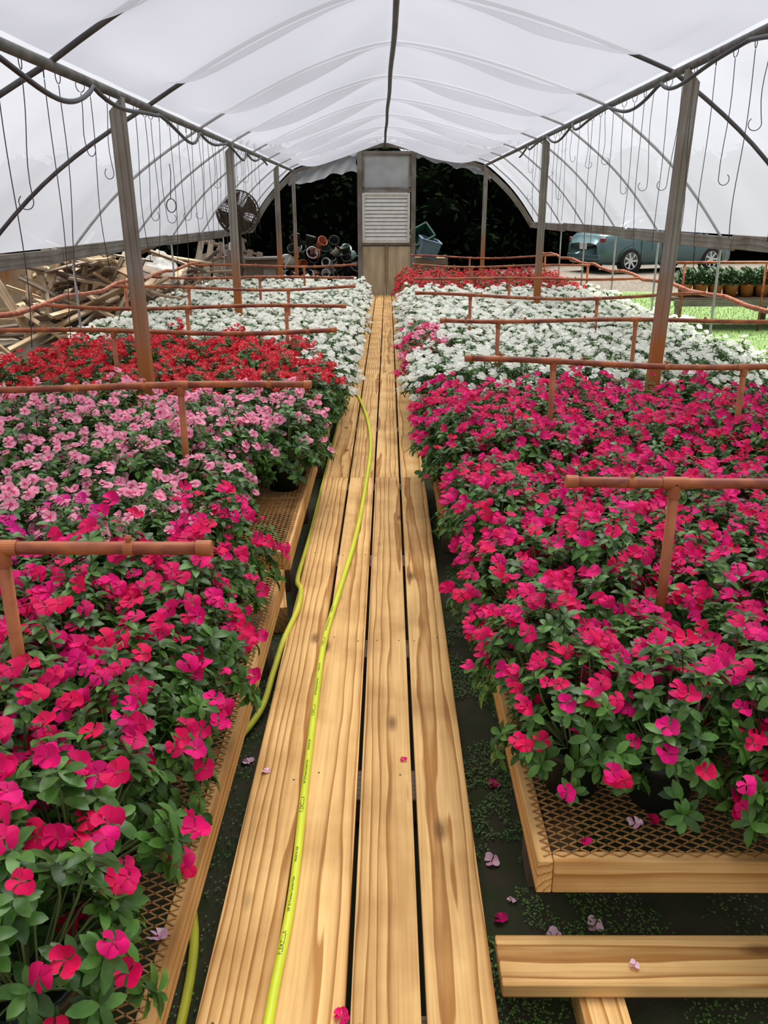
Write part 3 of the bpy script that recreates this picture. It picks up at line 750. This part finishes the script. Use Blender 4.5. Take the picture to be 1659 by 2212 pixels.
# ------------------------------------------------------------ fallen blossoms and weeds
FB = [(535,1645,.006,'pale',"pale fallen blossom on dark soil left of the walkway"),(575,1665,.125,'pale','pale curled fallen petal on left edge of walkway'),(872,1640,.125,'crimson','crimson fallen petal on third plank of the walkway'),
 (1062,1860,.006,'pale','pale pink fallen blossom on soil beside nearest right bench leg'),(1080,1985,.006,'crimson','crimson fallen blossom on soil just above the crosswise plank'),(1285,2000,.006,'pale','white and purple fallen blossom below nearest right bench'),
 (1197,2025,.006,'pale','pale fallen blossom beside the back edge of crosswise plank'),(1067,1695,.006,'crimson','crimson fallen blossom in weeds right of the walkway'),(1370,2085,.125,'pale','small fallen petal lying on the crosswise plank'),
 (1105,1945,.006,'pale','small pale fallen petal under corner of nearest right bench'),(1410,1772,.309,'crimson','crimson fallen blossom on bare bench mesh at right'),(1372,1778,.309,'pale','pale fallen blossom on bare bench mesh'),
 (1265,1818,.309,'crimson','dark red fallen petal on bare bench mesh at left'),(340,2022,.309,'pale','white fallen blossom on mesh of nearest left bench'),(738,2196,.125,'crimson','crimson fallen blossom on walkway at bottom edge of view')]
for px, py, z, c, lab in FB:
    q = blossom_mb(.021, .35, ruf=1.0); me = q.mesh('fallen_blossom', ['pale','crimson'] if c == 'pale' else ['crimson','eye_crimson'], True)
    p = at(px, py, z); o = ob('fallen_blossom', me, None, p, (rnd.uniform(-.2,.2), rnd.uniform(-.2,.2), rnd.uniform(0,6)), rnd.uniform(.8,1.1)*(.6 if 'petal' in lab else 1)); tag(o, lab, 'fallen flower')
q = MB()
for i in range(26000):
    x = .24+abs(rnd.gauss(0,.40)); y = rnd.uniform(.9,4.2)
    if noise.noise(Vector((x*6,y*4,1))) + .4*noise.noise(Vector((x*17,y*17,2))) < -.02: continue
    a = rnd.uniform(0,6.28); leaf(q, Vector((x,y,rnd.uniform(.003,.018))), Vector((math.cos(a),math.sin(a),.3)), Vector((0,0,1)), rnd.uniform(.004,.010), .006, .2, .4, 0, 3)
for i in range(500):
    x = rnd.uniform(-.52,-.42); y = rnd.uniform(.9,3.4); a = rnd.uniform(0,6.28); leaf(q, Vector((x,y,.01)), Vector((math.cos(a),math.sin(a),.3)), Vector((0,0,1)), rnd.uniform(.004,.010), .006, .2, .4, 0, 3)
o = ob('weeds', q.mesh('weeds', 'weed')); tag(o, 'tiny green weeds spreading over dark soil beside walkway', 'weeds'); o['kind'] = 'stuff'

# ------------------------------------------------------------ background trees
def tree_mesh(seed, h, rad):
    r = random.Random(seed); q = MB(); core = MB()
    for b in range(20):
        a = b*2.4+r.uniform(-.4,.4); zz = (b+.5)/20*.9*h; rr = rad*(1-.35*zz/h)*r.uniform(.25,.75)
        c = Vector((rr*math.cos(a), rr*math.sin(a), zz)); R = rad*r.uniform(.38,.50)
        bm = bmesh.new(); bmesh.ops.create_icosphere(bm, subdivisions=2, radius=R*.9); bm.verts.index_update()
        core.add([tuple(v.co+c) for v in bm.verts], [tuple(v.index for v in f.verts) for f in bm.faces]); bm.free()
        for k in range(220):
            d = Vector((r.gauss(0,1), r.gauss(0,1), r.gauss(0,1))).normalized(); p = c+d*R*r.uniform(.8,1.1)
            e = Vector((r.gauss(0,1), r.gauss(0,1), r.gauss(0,.6)-.4))
            leaf(q, p, e, d, r.uniform(.12,.28), r.uniform(.05,.12), .2, .3, 0, 3)
    return q, core
TV = []
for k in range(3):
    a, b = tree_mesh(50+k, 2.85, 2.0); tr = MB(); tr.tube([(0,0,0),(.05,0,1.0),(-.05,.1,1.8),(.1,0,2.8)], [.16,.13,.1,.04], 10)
    TV.append((a.mesh('foliage','treeleaf'), b.mesh('crown_shade_core','treecore',True), tr.mesh('trunk','bark',True)))  # solid dark blobs added inside each crown as shade, closing sky gaps
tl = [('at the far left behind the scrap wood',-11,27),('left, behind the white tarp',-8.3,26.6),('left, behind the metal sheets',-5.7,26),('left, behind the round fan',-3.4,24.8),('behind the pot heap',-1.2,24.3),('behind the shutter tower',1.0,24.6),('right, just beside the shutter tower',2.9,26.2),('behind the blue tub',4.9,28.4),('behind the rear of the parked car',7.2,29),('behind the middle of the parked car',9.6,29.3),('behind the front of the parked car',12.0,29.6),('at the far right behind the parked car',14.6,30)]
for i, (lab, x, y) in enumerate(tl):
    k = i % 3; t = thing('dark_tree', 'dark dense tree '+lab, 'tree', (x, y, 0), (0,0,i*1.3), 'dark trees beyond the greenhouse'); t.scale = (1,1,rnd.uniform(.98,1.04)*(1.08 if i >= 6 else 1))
    ob('foliage', TV[k][0], t); ob('crown_shade_core', TV[k][1], t); ob('trunk', TV[k][2], t)

# ------------------------------------------------------------ pot heap, tub, fan, junk
def pot_mesh(r, h, m):
    q = MB(); q.lathe([(.001,.006),(r*.72,.006),(r*.74,0),(r*.93,h*.86),(r,h*.86),(r,h),(r*.93,h),(r*.70,.02),(.001,.02)], 20); return q.mesh('nursery_pot', m, True)
PM = {c: pot_mesh(.115,.215,c) for c in ('blackpot','greenpot','oldterra','whitepot')}
names = {'blackpot':'black','greenpot':'dark green','oldterra':'orange','whitepot':'white'}
lay = [11,11,10,9,7,5]
for L_, n in enumerate(lay):
    for row in range(2 if L_ < 5 else 1):
        for k in range(n):
            x = -2.55+L_*.13+k*.19+row*.09+rnd.uniform(-.05,.05); y = 18.9+row*.26+L_*.06; z = .02+L_*.19
            c = rnd.choice(['blackpot']*9+['greenpot']*3+['oldterra']+['whitepot']*2)
            if (L_, k) in ((3,2),(4,3)): c = 'oldterra'
            if (L_, k) in ((4,5),(3,5)): c = 'whitepot'
            o = ob('nursery_pot', PM[c], None, (x,y,z+.06), (rnd.uniform(-.3,1.9), rnd.uniform(-1.1,1.1), rnd.uniform(-1,1)), rnd.uniform(.75,1.15))
            tag(o, f'{names[c]} plastic nursery pot in the heap left of the shutter', 'pot', f'{names[c]} pots heaped left of the shutter')
def tub(name, w, l, h, m, loc, rot, label):
    q = MB()
    b = (w*.85,l*.85)
    v = [(-b[0]/2,-b[1]/2,0),(b[0]/2,-b[1]/2,0),(b[0]/2,b[1]/2,0),(-b[0]/2,b[1]/2,0),(-w/2,-l/2,h),(w/2,-l/2,h),(w/2,l/2,h),(-w/2,l/2,h)]
    q.add(v, [(3,2,1,0),(0,1,5,4),(1,2,6,5),(2,3,7,6),(3,0,4,7)])
    vi = [(x*.95,y*.95,max(z,.015)) for x,y,z in v]; q.add(vi, [(0,1,2,3),(4,5,1,0),(5,6,2,1),(6,7,3,2),(7,4,0,3)])
    for sx in (-1,1): q.box((sx*w/2,0,h), (.03,l+.03,.03)); q.box((0,sx*l/2,h), (w+.03,.03,.03))
    o = ob(name, q.mesh(name, m), None, loc, rot); tag(o, label, 'tub')
tub('storage_tub', .42,.36,.36,'bluetub',(.78,18.75,.82),(.2,.25,.25),'blue plastic tub tilted on the old crate right of the shutter')
tub('storage_tub', .46,.36,.32,'greentub',(.70,19.05,1.10),(.9,-.45,.3),'dark green plastic tub leaning behind the blue tub')
t = thing('wooden_crate', 'old dark slatted crate under the blue tub', 'crate', (.85,18.95,0))
q = MB()
for k in range(5):
    for sy in (-1,1): q.box((0,sy*.3,.1+k*.16), (.8,.02,.12))
for sx in (-1,1):
    for sy in (-1,1): q.box((sx*.37,sy*.28,.42), (.05,.05,.84))
q.box((0,0,.79), (.8,.6,.02)); ob('slats', q.mesh('slats','scrapdark'), t)
# round fan
t = thing('circulation_fan', 'round caged fan standing by the third left post', 'fan', (-2.25, 13.6, 0), (0,0,.12))
q = MB(); R = .31; zc = 1.70
for rr, yy in ((R,0),(R,-.1),(R,.1),(.285,-.115),(.26,-.13),(.235,-.14),(.21,-.15),(.185,-.152),(.16,-.155),(.135,-.158),(.11,-.16),(.08,-.16)):
    q.tube([(rr*math.cos(a), yy, zc+rr*math.sin(a)) for a in np.linspace(0,2*PI,33)], .012 if rr == R else .005, 5, 0, False)
for k in range(30):
    a = k*PI/15; q.tube([(R*math.cos(a),-.1,zc+R*math.sin(a)),(.21*math.cos(a),-.15,zc+.21*math.sin(a)),(.05*math.cos(a),-.16,zc+.05*math.sin(a))], .0045, 4); q.tube([(R*math.cos(a),-.1,zc+R*math.sin(a)),(R*math.cos(a),.1,zc+R*math.sin(a)),(.1*math.cos(a),.13,zc+.1*math.sin(a))], .0045, 4)
ob('guard', q.mesh('guard','fanmetal'), t)
q = MB(); q.lathe([(.001,-.12),(.09,-.11),(.10,.1),(.001,.12)], 16, 0, Matrix.Translation((0,.06,zc)) @ Matrix.Rotation(PI/2,4,'X')); ob('motor', q.mesh('motor','fanmetal',True), t)
for k in range(4):
    a = k*PI/2+.4; v = []
    for i in range(5):
        rr = .05+.24*i/4
        for w in (-1,0,1):
            th = a+w*.6*(.5+.5*i/4); v.append((rr*math.cos(th), -.05+w*.045, zc+rr*math.sin(th)))
    q = MB(); q.add(v, [(i*3+j,i*3+j+1,i*3+4+j,i*3+3+j) for i in range(4) for j in range(2)]); ob('blade', q.mesh('blade','fanmetal',True), t)
q = MB(); q.tube([(0,.16,0),(0,.16,zc-.05)], .025, 10); q.tube([(0,.16,zc-.05),(0,.1,zc)], .02, 8); q.lathe([(.001,.03),(.24,.02),(.25,0)], 20, 0, Matrix.Translation((0,.16,0))); ob('stand', q.mesh('stand','fanmetal',True), t)
# thermostat box
q = MB(); q.box((0,0,0), (.13,.05,.11), 0, None, .008); t = ob('control_box', q.mesh('control_box','whitebox'), None, (-2.30, 13.3, 1.22), (.0,.15,0)); tag(t, 'small white control box hanging near the fan', 'box')
q = MB(); q.box((0,-.027,.01), (.08,.004,.05)); ob('display', q.mesh('display','pane'), t)
q = MB(); q.tube([(0,.0,.06),(-.02,.06,.3),(.01,.2,.45)], .004, 5); ob('cable', q.mesh('cable','wire'), t)
# pallets, crate, tarp
def pallet(loc, rot, label, m):
    t = thing('wooden_pallet', label, 'pallet', loc, rot)
    for k in range(7): ob('deck_board', board_mesh(.10, 1.0, .018, m), t, (-.5+k*.165, 0, .06))
    for k in (-1,0,1): ob('runner', board_mesh(.04, 1.1, .09, m), t, (0, k*.46, .005), (0,0,PI/2))
pallet((-2.75,15.1,.72), (1.1,.25,.2), 'brown pallet leaning behind the farthest left bench', 'scrapdark')
pallet((-3.0,16.4,.62), (1.25,-.35,-.3), 'brown pallet tilted against the far left side wall', 'scrapdark')
t = thing('wooden_cabinet', 'weathered brown wooden box beside the third left post', 'box', (-2.16,15.4,0), (0,0,.25))
q = MB(); q.box((0,0,.47), (.58,.45,.94), 0, None, .01); ob('body', q.mesh('body','scrapdark'), t)
q = MB(); q.box((0,-.02,.96), (.68,.55,.035), 0, None, .006); ob('lid', q.mesh('lid','grey'), t)
q = MB(); q.box((.08,-.235,.67), (.22,.02,.22), 0, None, .004); ob('hatch', q.mesh('hatch','grey'), t)
def lump(name, loc, sx, sy, sz, m, seed, label, cat):
    q = MB(); n = 30
    for i in range(n+1):
        for j in range(n+1):
            x = -1+2*i/n; y = -1+2*j/n; rr = (abs(x)**3+abs(y)**3)**(1/3)
            z = max(0, 1-rr**3)*(.8+.28*noise.noise(Vector((x*1.5,y*1.5,seed)))) + .06*noise.noise(Vector((x*6,y*6,seed)))*max(0,1-rr**4)
            q.v.append((x*sx, y*sy, max(0,z)*sz))
    for i in range(n):
        for j in range(n): q.f.append((i*(n+1)+j,(i+1)*(n+1)+j,(i+1)*(n+1)+j+1,i*(n+1)+j+1)); q.m.append(0)
    tag(ob(name, q.mesh(name, m, True), None, loc), label, cat)
lump('tarp', (-3.75,14.2,0), .65,.7,1.25,'tarp',4.2,'crumpled whitish tarp heaped outside the left wall','tarp')
lump('tarp', (-5.0,13.8,0), .8,.7,1.15,'tarp',8.8,'lower grey-white tarp behind the scrap wood pile','tarp')
# scrap lumber piles
SZ = [(.09,1.4,.03),(.12,1.1,.025),(.05,1.8,.035),(.16,.7,.02),(.045,1.2,.04),(.10,.6,.025),(.03,1.1,.03),(.07,1.5,.03)]
def scrap(n, cx, cy, rx, ry, zt_, pale, where, lens=1.0):
    for k in range(n):
        z = min(.06+zt_*abs(rnd.gauss(0,.5)), zt_)
        sp = 1-.5*z
        x = cx+rnd.uniform(-rx,rx)*sp; y = cy+rnd.uniform(-ry,ry)*sp
        m = 'scrap' if rnd.random() < pale else 'scrapdark'
        w, l, th = rnd.choice(SZ)
        o = ob('scrap_board', board_mesh(w, l*lens, th, m), None, (x,y,z+.05), (rnd.uniform(-.6,.6), rnd.uniform(-.6,.6), rnd.uniform(0,PI)))
        tag(o, ('pale' if m == 'scrap' else 'weathered brown')+f' broken board in the scrap pile {where}', 'board', ('pale' if m == 'scrap' else 'brown')+f' boards in the scrap pile {where}')
scrap(190, -3.46, 10.5, .9, 1.2, 1.12, .5, 'outside the left wall', .9)
scrap(50, -3.0, 12.9, .55, .7, 1.0, .3, 'below the round fan', .8)
for k in range(12):
    m = 'scrap' if k % 3 else 'scrapdark'
    o = ob('scrap_board', board_mesh(.06+.02*(k % 3), 1.25, .028, m), None, (-3.0-.11*k+rnd.uniform(-.05,.05), 10.1+rnd.uniform(-.4,.5), .68), (rnd.uniform(.95,1.3), rnd.uniform(-.3,.3), rnd.uniform(-.9,.9)))
    tag(o, ('pale' if m == 'scrap' else 'weathered brown')+' board leaning upright out of the scrap pile', 'board', ('pale' if m == 'scrap' else 'brown')+' boards leaning upright in the scrap pile')
lump('soil_heap', (-3.55,10.5,-.02), .9,1.2,.75,'dirt',2.2,'low dirt heap under the scrap wood pile','dirt heap')
# corrugated panels
for k, (x, y, rz, lab) in enumerate([(-4.75,12.4,.08,'rust-streaked corrugated metal sheet standing behind scrap wood'),(-6.4,12.1,-.1,'rusty corrugated metal sheet at the far left edge')]):
    q = MB(); n = 60; wd = 1.7
    for i in range(n+1):
        xx = -wd/2+wd*i/n; yy = .02*math.sin(i*PI/3)
        q.v += [(xx,yy,0),(xx,yy,1.16)]
    for i in range(n): q.f.append((2*i,2*i+2,2*i+3,2*i+1)); q.m.append(0)
    tag(ob('metal_sheet', q.mesh('metal_sheet','corr',True), None, (x,y,0), (-.06,0,rz)), lab, 'metal sheet')

# ------------------------------------------------------------ outer bench with terracotta pots
t = thing('outdoor_bench', 'weathered slatted bench outside holding terracotta pots', 'bench', (6.05,13.8,0))
for k in range(5): ob('top_board', board_mesh(.15, 3.4, .035, 'scrapdark'), t, (0, -.36+k*.18, .46), (0,0,PI/2))
for sx in (-1.6,0,1.6):
    for sy in (-.35,.35):
        ob('leg', board_mesh(.09,.09,.44,'grey'), t, (sx,sy,.22))
for sy in (-.45,.45): ob('rail', board_mesh(.03,3.4,.10,'grey'), t, (0,sy,.40), (0,0,PI/2))
def mum_mesh(seed):
    r = random.Random(seed); q = MB()
    for k in range(520):
        d = Vector((r.gauss(0,1), r.gauss(0,1), abs(r.gauss(0,1))+.05)).normalized(); p = Vector((0,0,.18))+Vector((d.x*.16,d.y*.16,d.z*.21))*r.uniform(.6,1.05)
        leaf(q, p, d+Vector((r.gauss(0,.5),r.gauss(0,.5),r.gauss(0,.5))), Vector((0,0,1)), r.uniform(.04,.06), .03, .2, .4, 0, 3)
    return q.mesh('foliage','mum')
MMS = [mum_mesh(k) for k in range(2)]; TP = pot_mesh(.105,.19,'terra')
for row in range(3):
    for k in range(13):
        p = thing('potted_mum', f'bushy green plant in orange pot, {ORD[k]} from left, {["front","middle","back"][row]} row of outdoor bench', 'potted plant', (4.55+k*.235+row*.08, 13.53+row*.27, .478), (0,0,k), 'terracotta pots on the outdoor bench')
        ob('pot', TP, p); ob('foliage', MMS[k % 2], p)
q = MB(); q.tube([(4.2,13.2,1.0),(8.2,13.1,1.02)], .02, 8)
for x in (4.4,5.6,6.8): q.tube([(x,13.2,0),(x,13.2,1.0)], .017, 8)
tag(ob('outdoor_pipe', q.mesh('outdoor_pipe','pvc',True)), 'rust-stained pipe rail standing before the outdoor pots', 'pipe')

# ------------------------------------------------------------ parked car
car = thing('parked_car', 'blue-grey sedan parked on gravel beyond the right side wall', 'car', (7.04,23.97,.225), (0,0,math.radians(22.6)))
st = [(-2.17,.60,.36,.72),(-2.12,.74,.25,.88),(-1.95,.81,.22,.97),(-1.4,.85,.2,.99),(-.7,.86,.2,.97),(0,.86,.2,.95),(.8,.86,.2,.93),(1.3,.85,.2,.88),(1.75,.81,.2,.80),(2.05,.72,.24,.68),(2.16,.58,.34,.56)]
q = MB()
for (x, w, zb, zt_) in st:
    hz = zt_-zb
    sec = [(w*.86,zb),(w*.98,zb+.12*hz),(w,zb+.45*hz),(w*.985,zb+.72*hz),(w*.93,zb+.93*hz),(w*.80,zt_),(w*.4,zt_+.02)]
    full = sec+[(-a,b) for a,b in reversed(sec)]
    q.v += [(x,a,b) for a,b in full]
n = 14
for i in range(len(st)-1):
    for j in range(n): q.f.append((i*n+j,(i+1)*n+j,(i+1)*n+(j+1)%n,i*n+(j+1)%n)); q.m.append(0)
q.f += [tuple(reversed(range(n))), tuple((len(st)-1)*n+j for j in range(n))]; q.m += [0,0]
ob('body', q.mesh('body','car',True), car)
q = MB(); cab = [(-1.75,.70,.98,.99),(-1.05,.72,.96,1.36),(-.7,.73,.95,1.44),(.1,.73,.94,1.46),(.45,.72,.93,1.40),(1.25,.68,.88,.92)]
for (x,w,zb,zt_) in cab:
    q.v += [(x,w+.06,zb-.03),(x,w*.80+.02,zt_-.03),(x,w*.6,zt_),(x,-w*.6,zt_),(x,-w*.80-.02,zt_-.03),(x,-w-.06,zb-.03)]
for i in range(len(cab)-1):
    for j in range(5): q.f.append((i*6+j,(i+1)*6+j,(i+1)*6+j+1,i*6+j+1)); q.m.append(0)
ob('windows', q.mesh('windows','glass',True), car)
q = MB()
rp = [(-1.1,.58,1.38),(-.7,.60,1.455),(.1,.60,1.475),(.5,.58,1.41)]
for (x,w,z) in rp: q.v += [(x,w,z-.02),(x,w*.5,z+.012),(x,-w*.5,z+.012),(x,-w,z-.02)]
for i in range(3):
    for j in range(3): q.f.append((i*4+j,(i+1)*4+j,(i+1)*4+j+1,i*4+j+1)); q.m.append(0)
for sy in (-1,1):
    for a, b in (((-1.75,.76,.98),(-1.05,.60,1.37)), ((-.35,.80,.95),(-.38,.60,1.45)), ((1.2,.74,.90),(.48,.60,1.40)), ((-1.1,.80,.96),(-1.0,.60,1.40)), ((-1.05,.59,1.37),(.48,.60,1.43))):
        q.bar((a[0],a[1]*sy,a[2]),(b[0],b[1]*sy,b[2]), .07, .05)
ob('roof', q.mesh('roof','car'), car)
for sy in (-1,1):
    for x in (-1.3,1.3):
        wz = ob('wheel', None, car, (x, sy*.76, .31), (PI/2*(1 if sy < 0 else -1),0,0))
        q = MB(); q.lathe([(.20,.10),(.29,.11),(.315,.08),(.315,-.08),(.29,-.1),(.20,-.1)], 28); ob('tire', q.mesh('tire','tire',True), wz)
        q = MB(); q.lathe([(.21,.09),(.205,.105),(.19,.10)], 28); q.lathe([(.001,.10),(.05,.10),(.06,.085)], 16)
        for k in range(7):
            a = k*2*PI/7; q.bar((.04*math.cos(a),.04*math.sin(a),.088),(.2*math.cos(a),.2*math.sin(a),.092), .05, .018)
        ob('hubcap', q.mesh('hubcap','rim'), wz)
        q = MB(); q.lathe([(.001,.05),(.2,.05)], 20); ob('brake', q.mesh('brake','tire'), wz)
        q = MB(); q.lathe([(.31,.03),(.36,.085),(.37,.085),(.37,.0)], 28, 0, None); ob('wheel_arch', q.mesh('wheel_arch','tire',True), wz)
for sy in (-1,1):
    q = MB(); q.box((-2.06,sy*.66,.82), (.13,.17,.11), 0, Euler((0,0,sy*.5)), .03); ob('tail_light', q.mesh('tail_light','tail'), car)
    q = MB(); q.box((1.98,sy*.60,.64), (.26,.24,.13), 0, Euler((0,0,-sy*.5)), .03); ob('headlight', q.mesh('headlight','rim'), car)
    q = MB(); q.box((.75,sy*.90,.98), (.12,.18,.11), 0, None, .03); ob('mirror', q.mesh('mirror','car'), car)
    for x in (-.75,.25):
        q = MB(); q.box((x,sy*.865,.80), (.17,.03,.03), 0, None, .008); ob('door_handle', q.mesh('door_handle','car'), car)
    for x in (-.35,.72,-1.0):
        q = MB(); q.box((x,sy*.856,.6), (.008,.012,.55)); ob('door_seam', q.mesh('door_seam','tire'), car)
q = MB(); q.box((-2.165,0,.66), (.02,.32,.16), 0, None, .004); ob('license_plate', q.mesh('license_plate','plate'), car)
q = MB(); q.box((-2.12,0,.40), (.12,1.45,.16), 0, None, .04); ob('rear_bumper', q.mesh('rear_bumper','car'), car)

# ------------------------------------------------------------ light, camera
w = bpy.data.worlds.new('World'); S.world = w; w.use_nodes = True
nt = w.node_tree; bg = nt.nodes['Background']; bg.inputs['Color'].default_value = (.94,.955,1.0,1); bg.inputs['Strength'].default_value = .80
sl = bpy.data.lights.new('sun', 'SUN'); sl.energy = 11.4; sl.angle = math.radians(45); sl.color = (1,.985,.95)
so = bpy.data.objects.new('sun', sl); C.objects.link(so); so.rotation_euler = (math.radians(-22), math.radians(6), 0); so.location = (0,5,12)
cam = bpy.data.cameras.new('camera'); cam.sensor_fit = 'VERTICAL'; cam.sensor_height = 36; cam.lens = 36*FP/2212; cam.clip_start = .02
co = bpy.data.objects.new('camera', cam); C.objects.link(co); co.location = CAM; co.rotation_euler = (PI/2-TH, 0, PSI)
S.camera = co
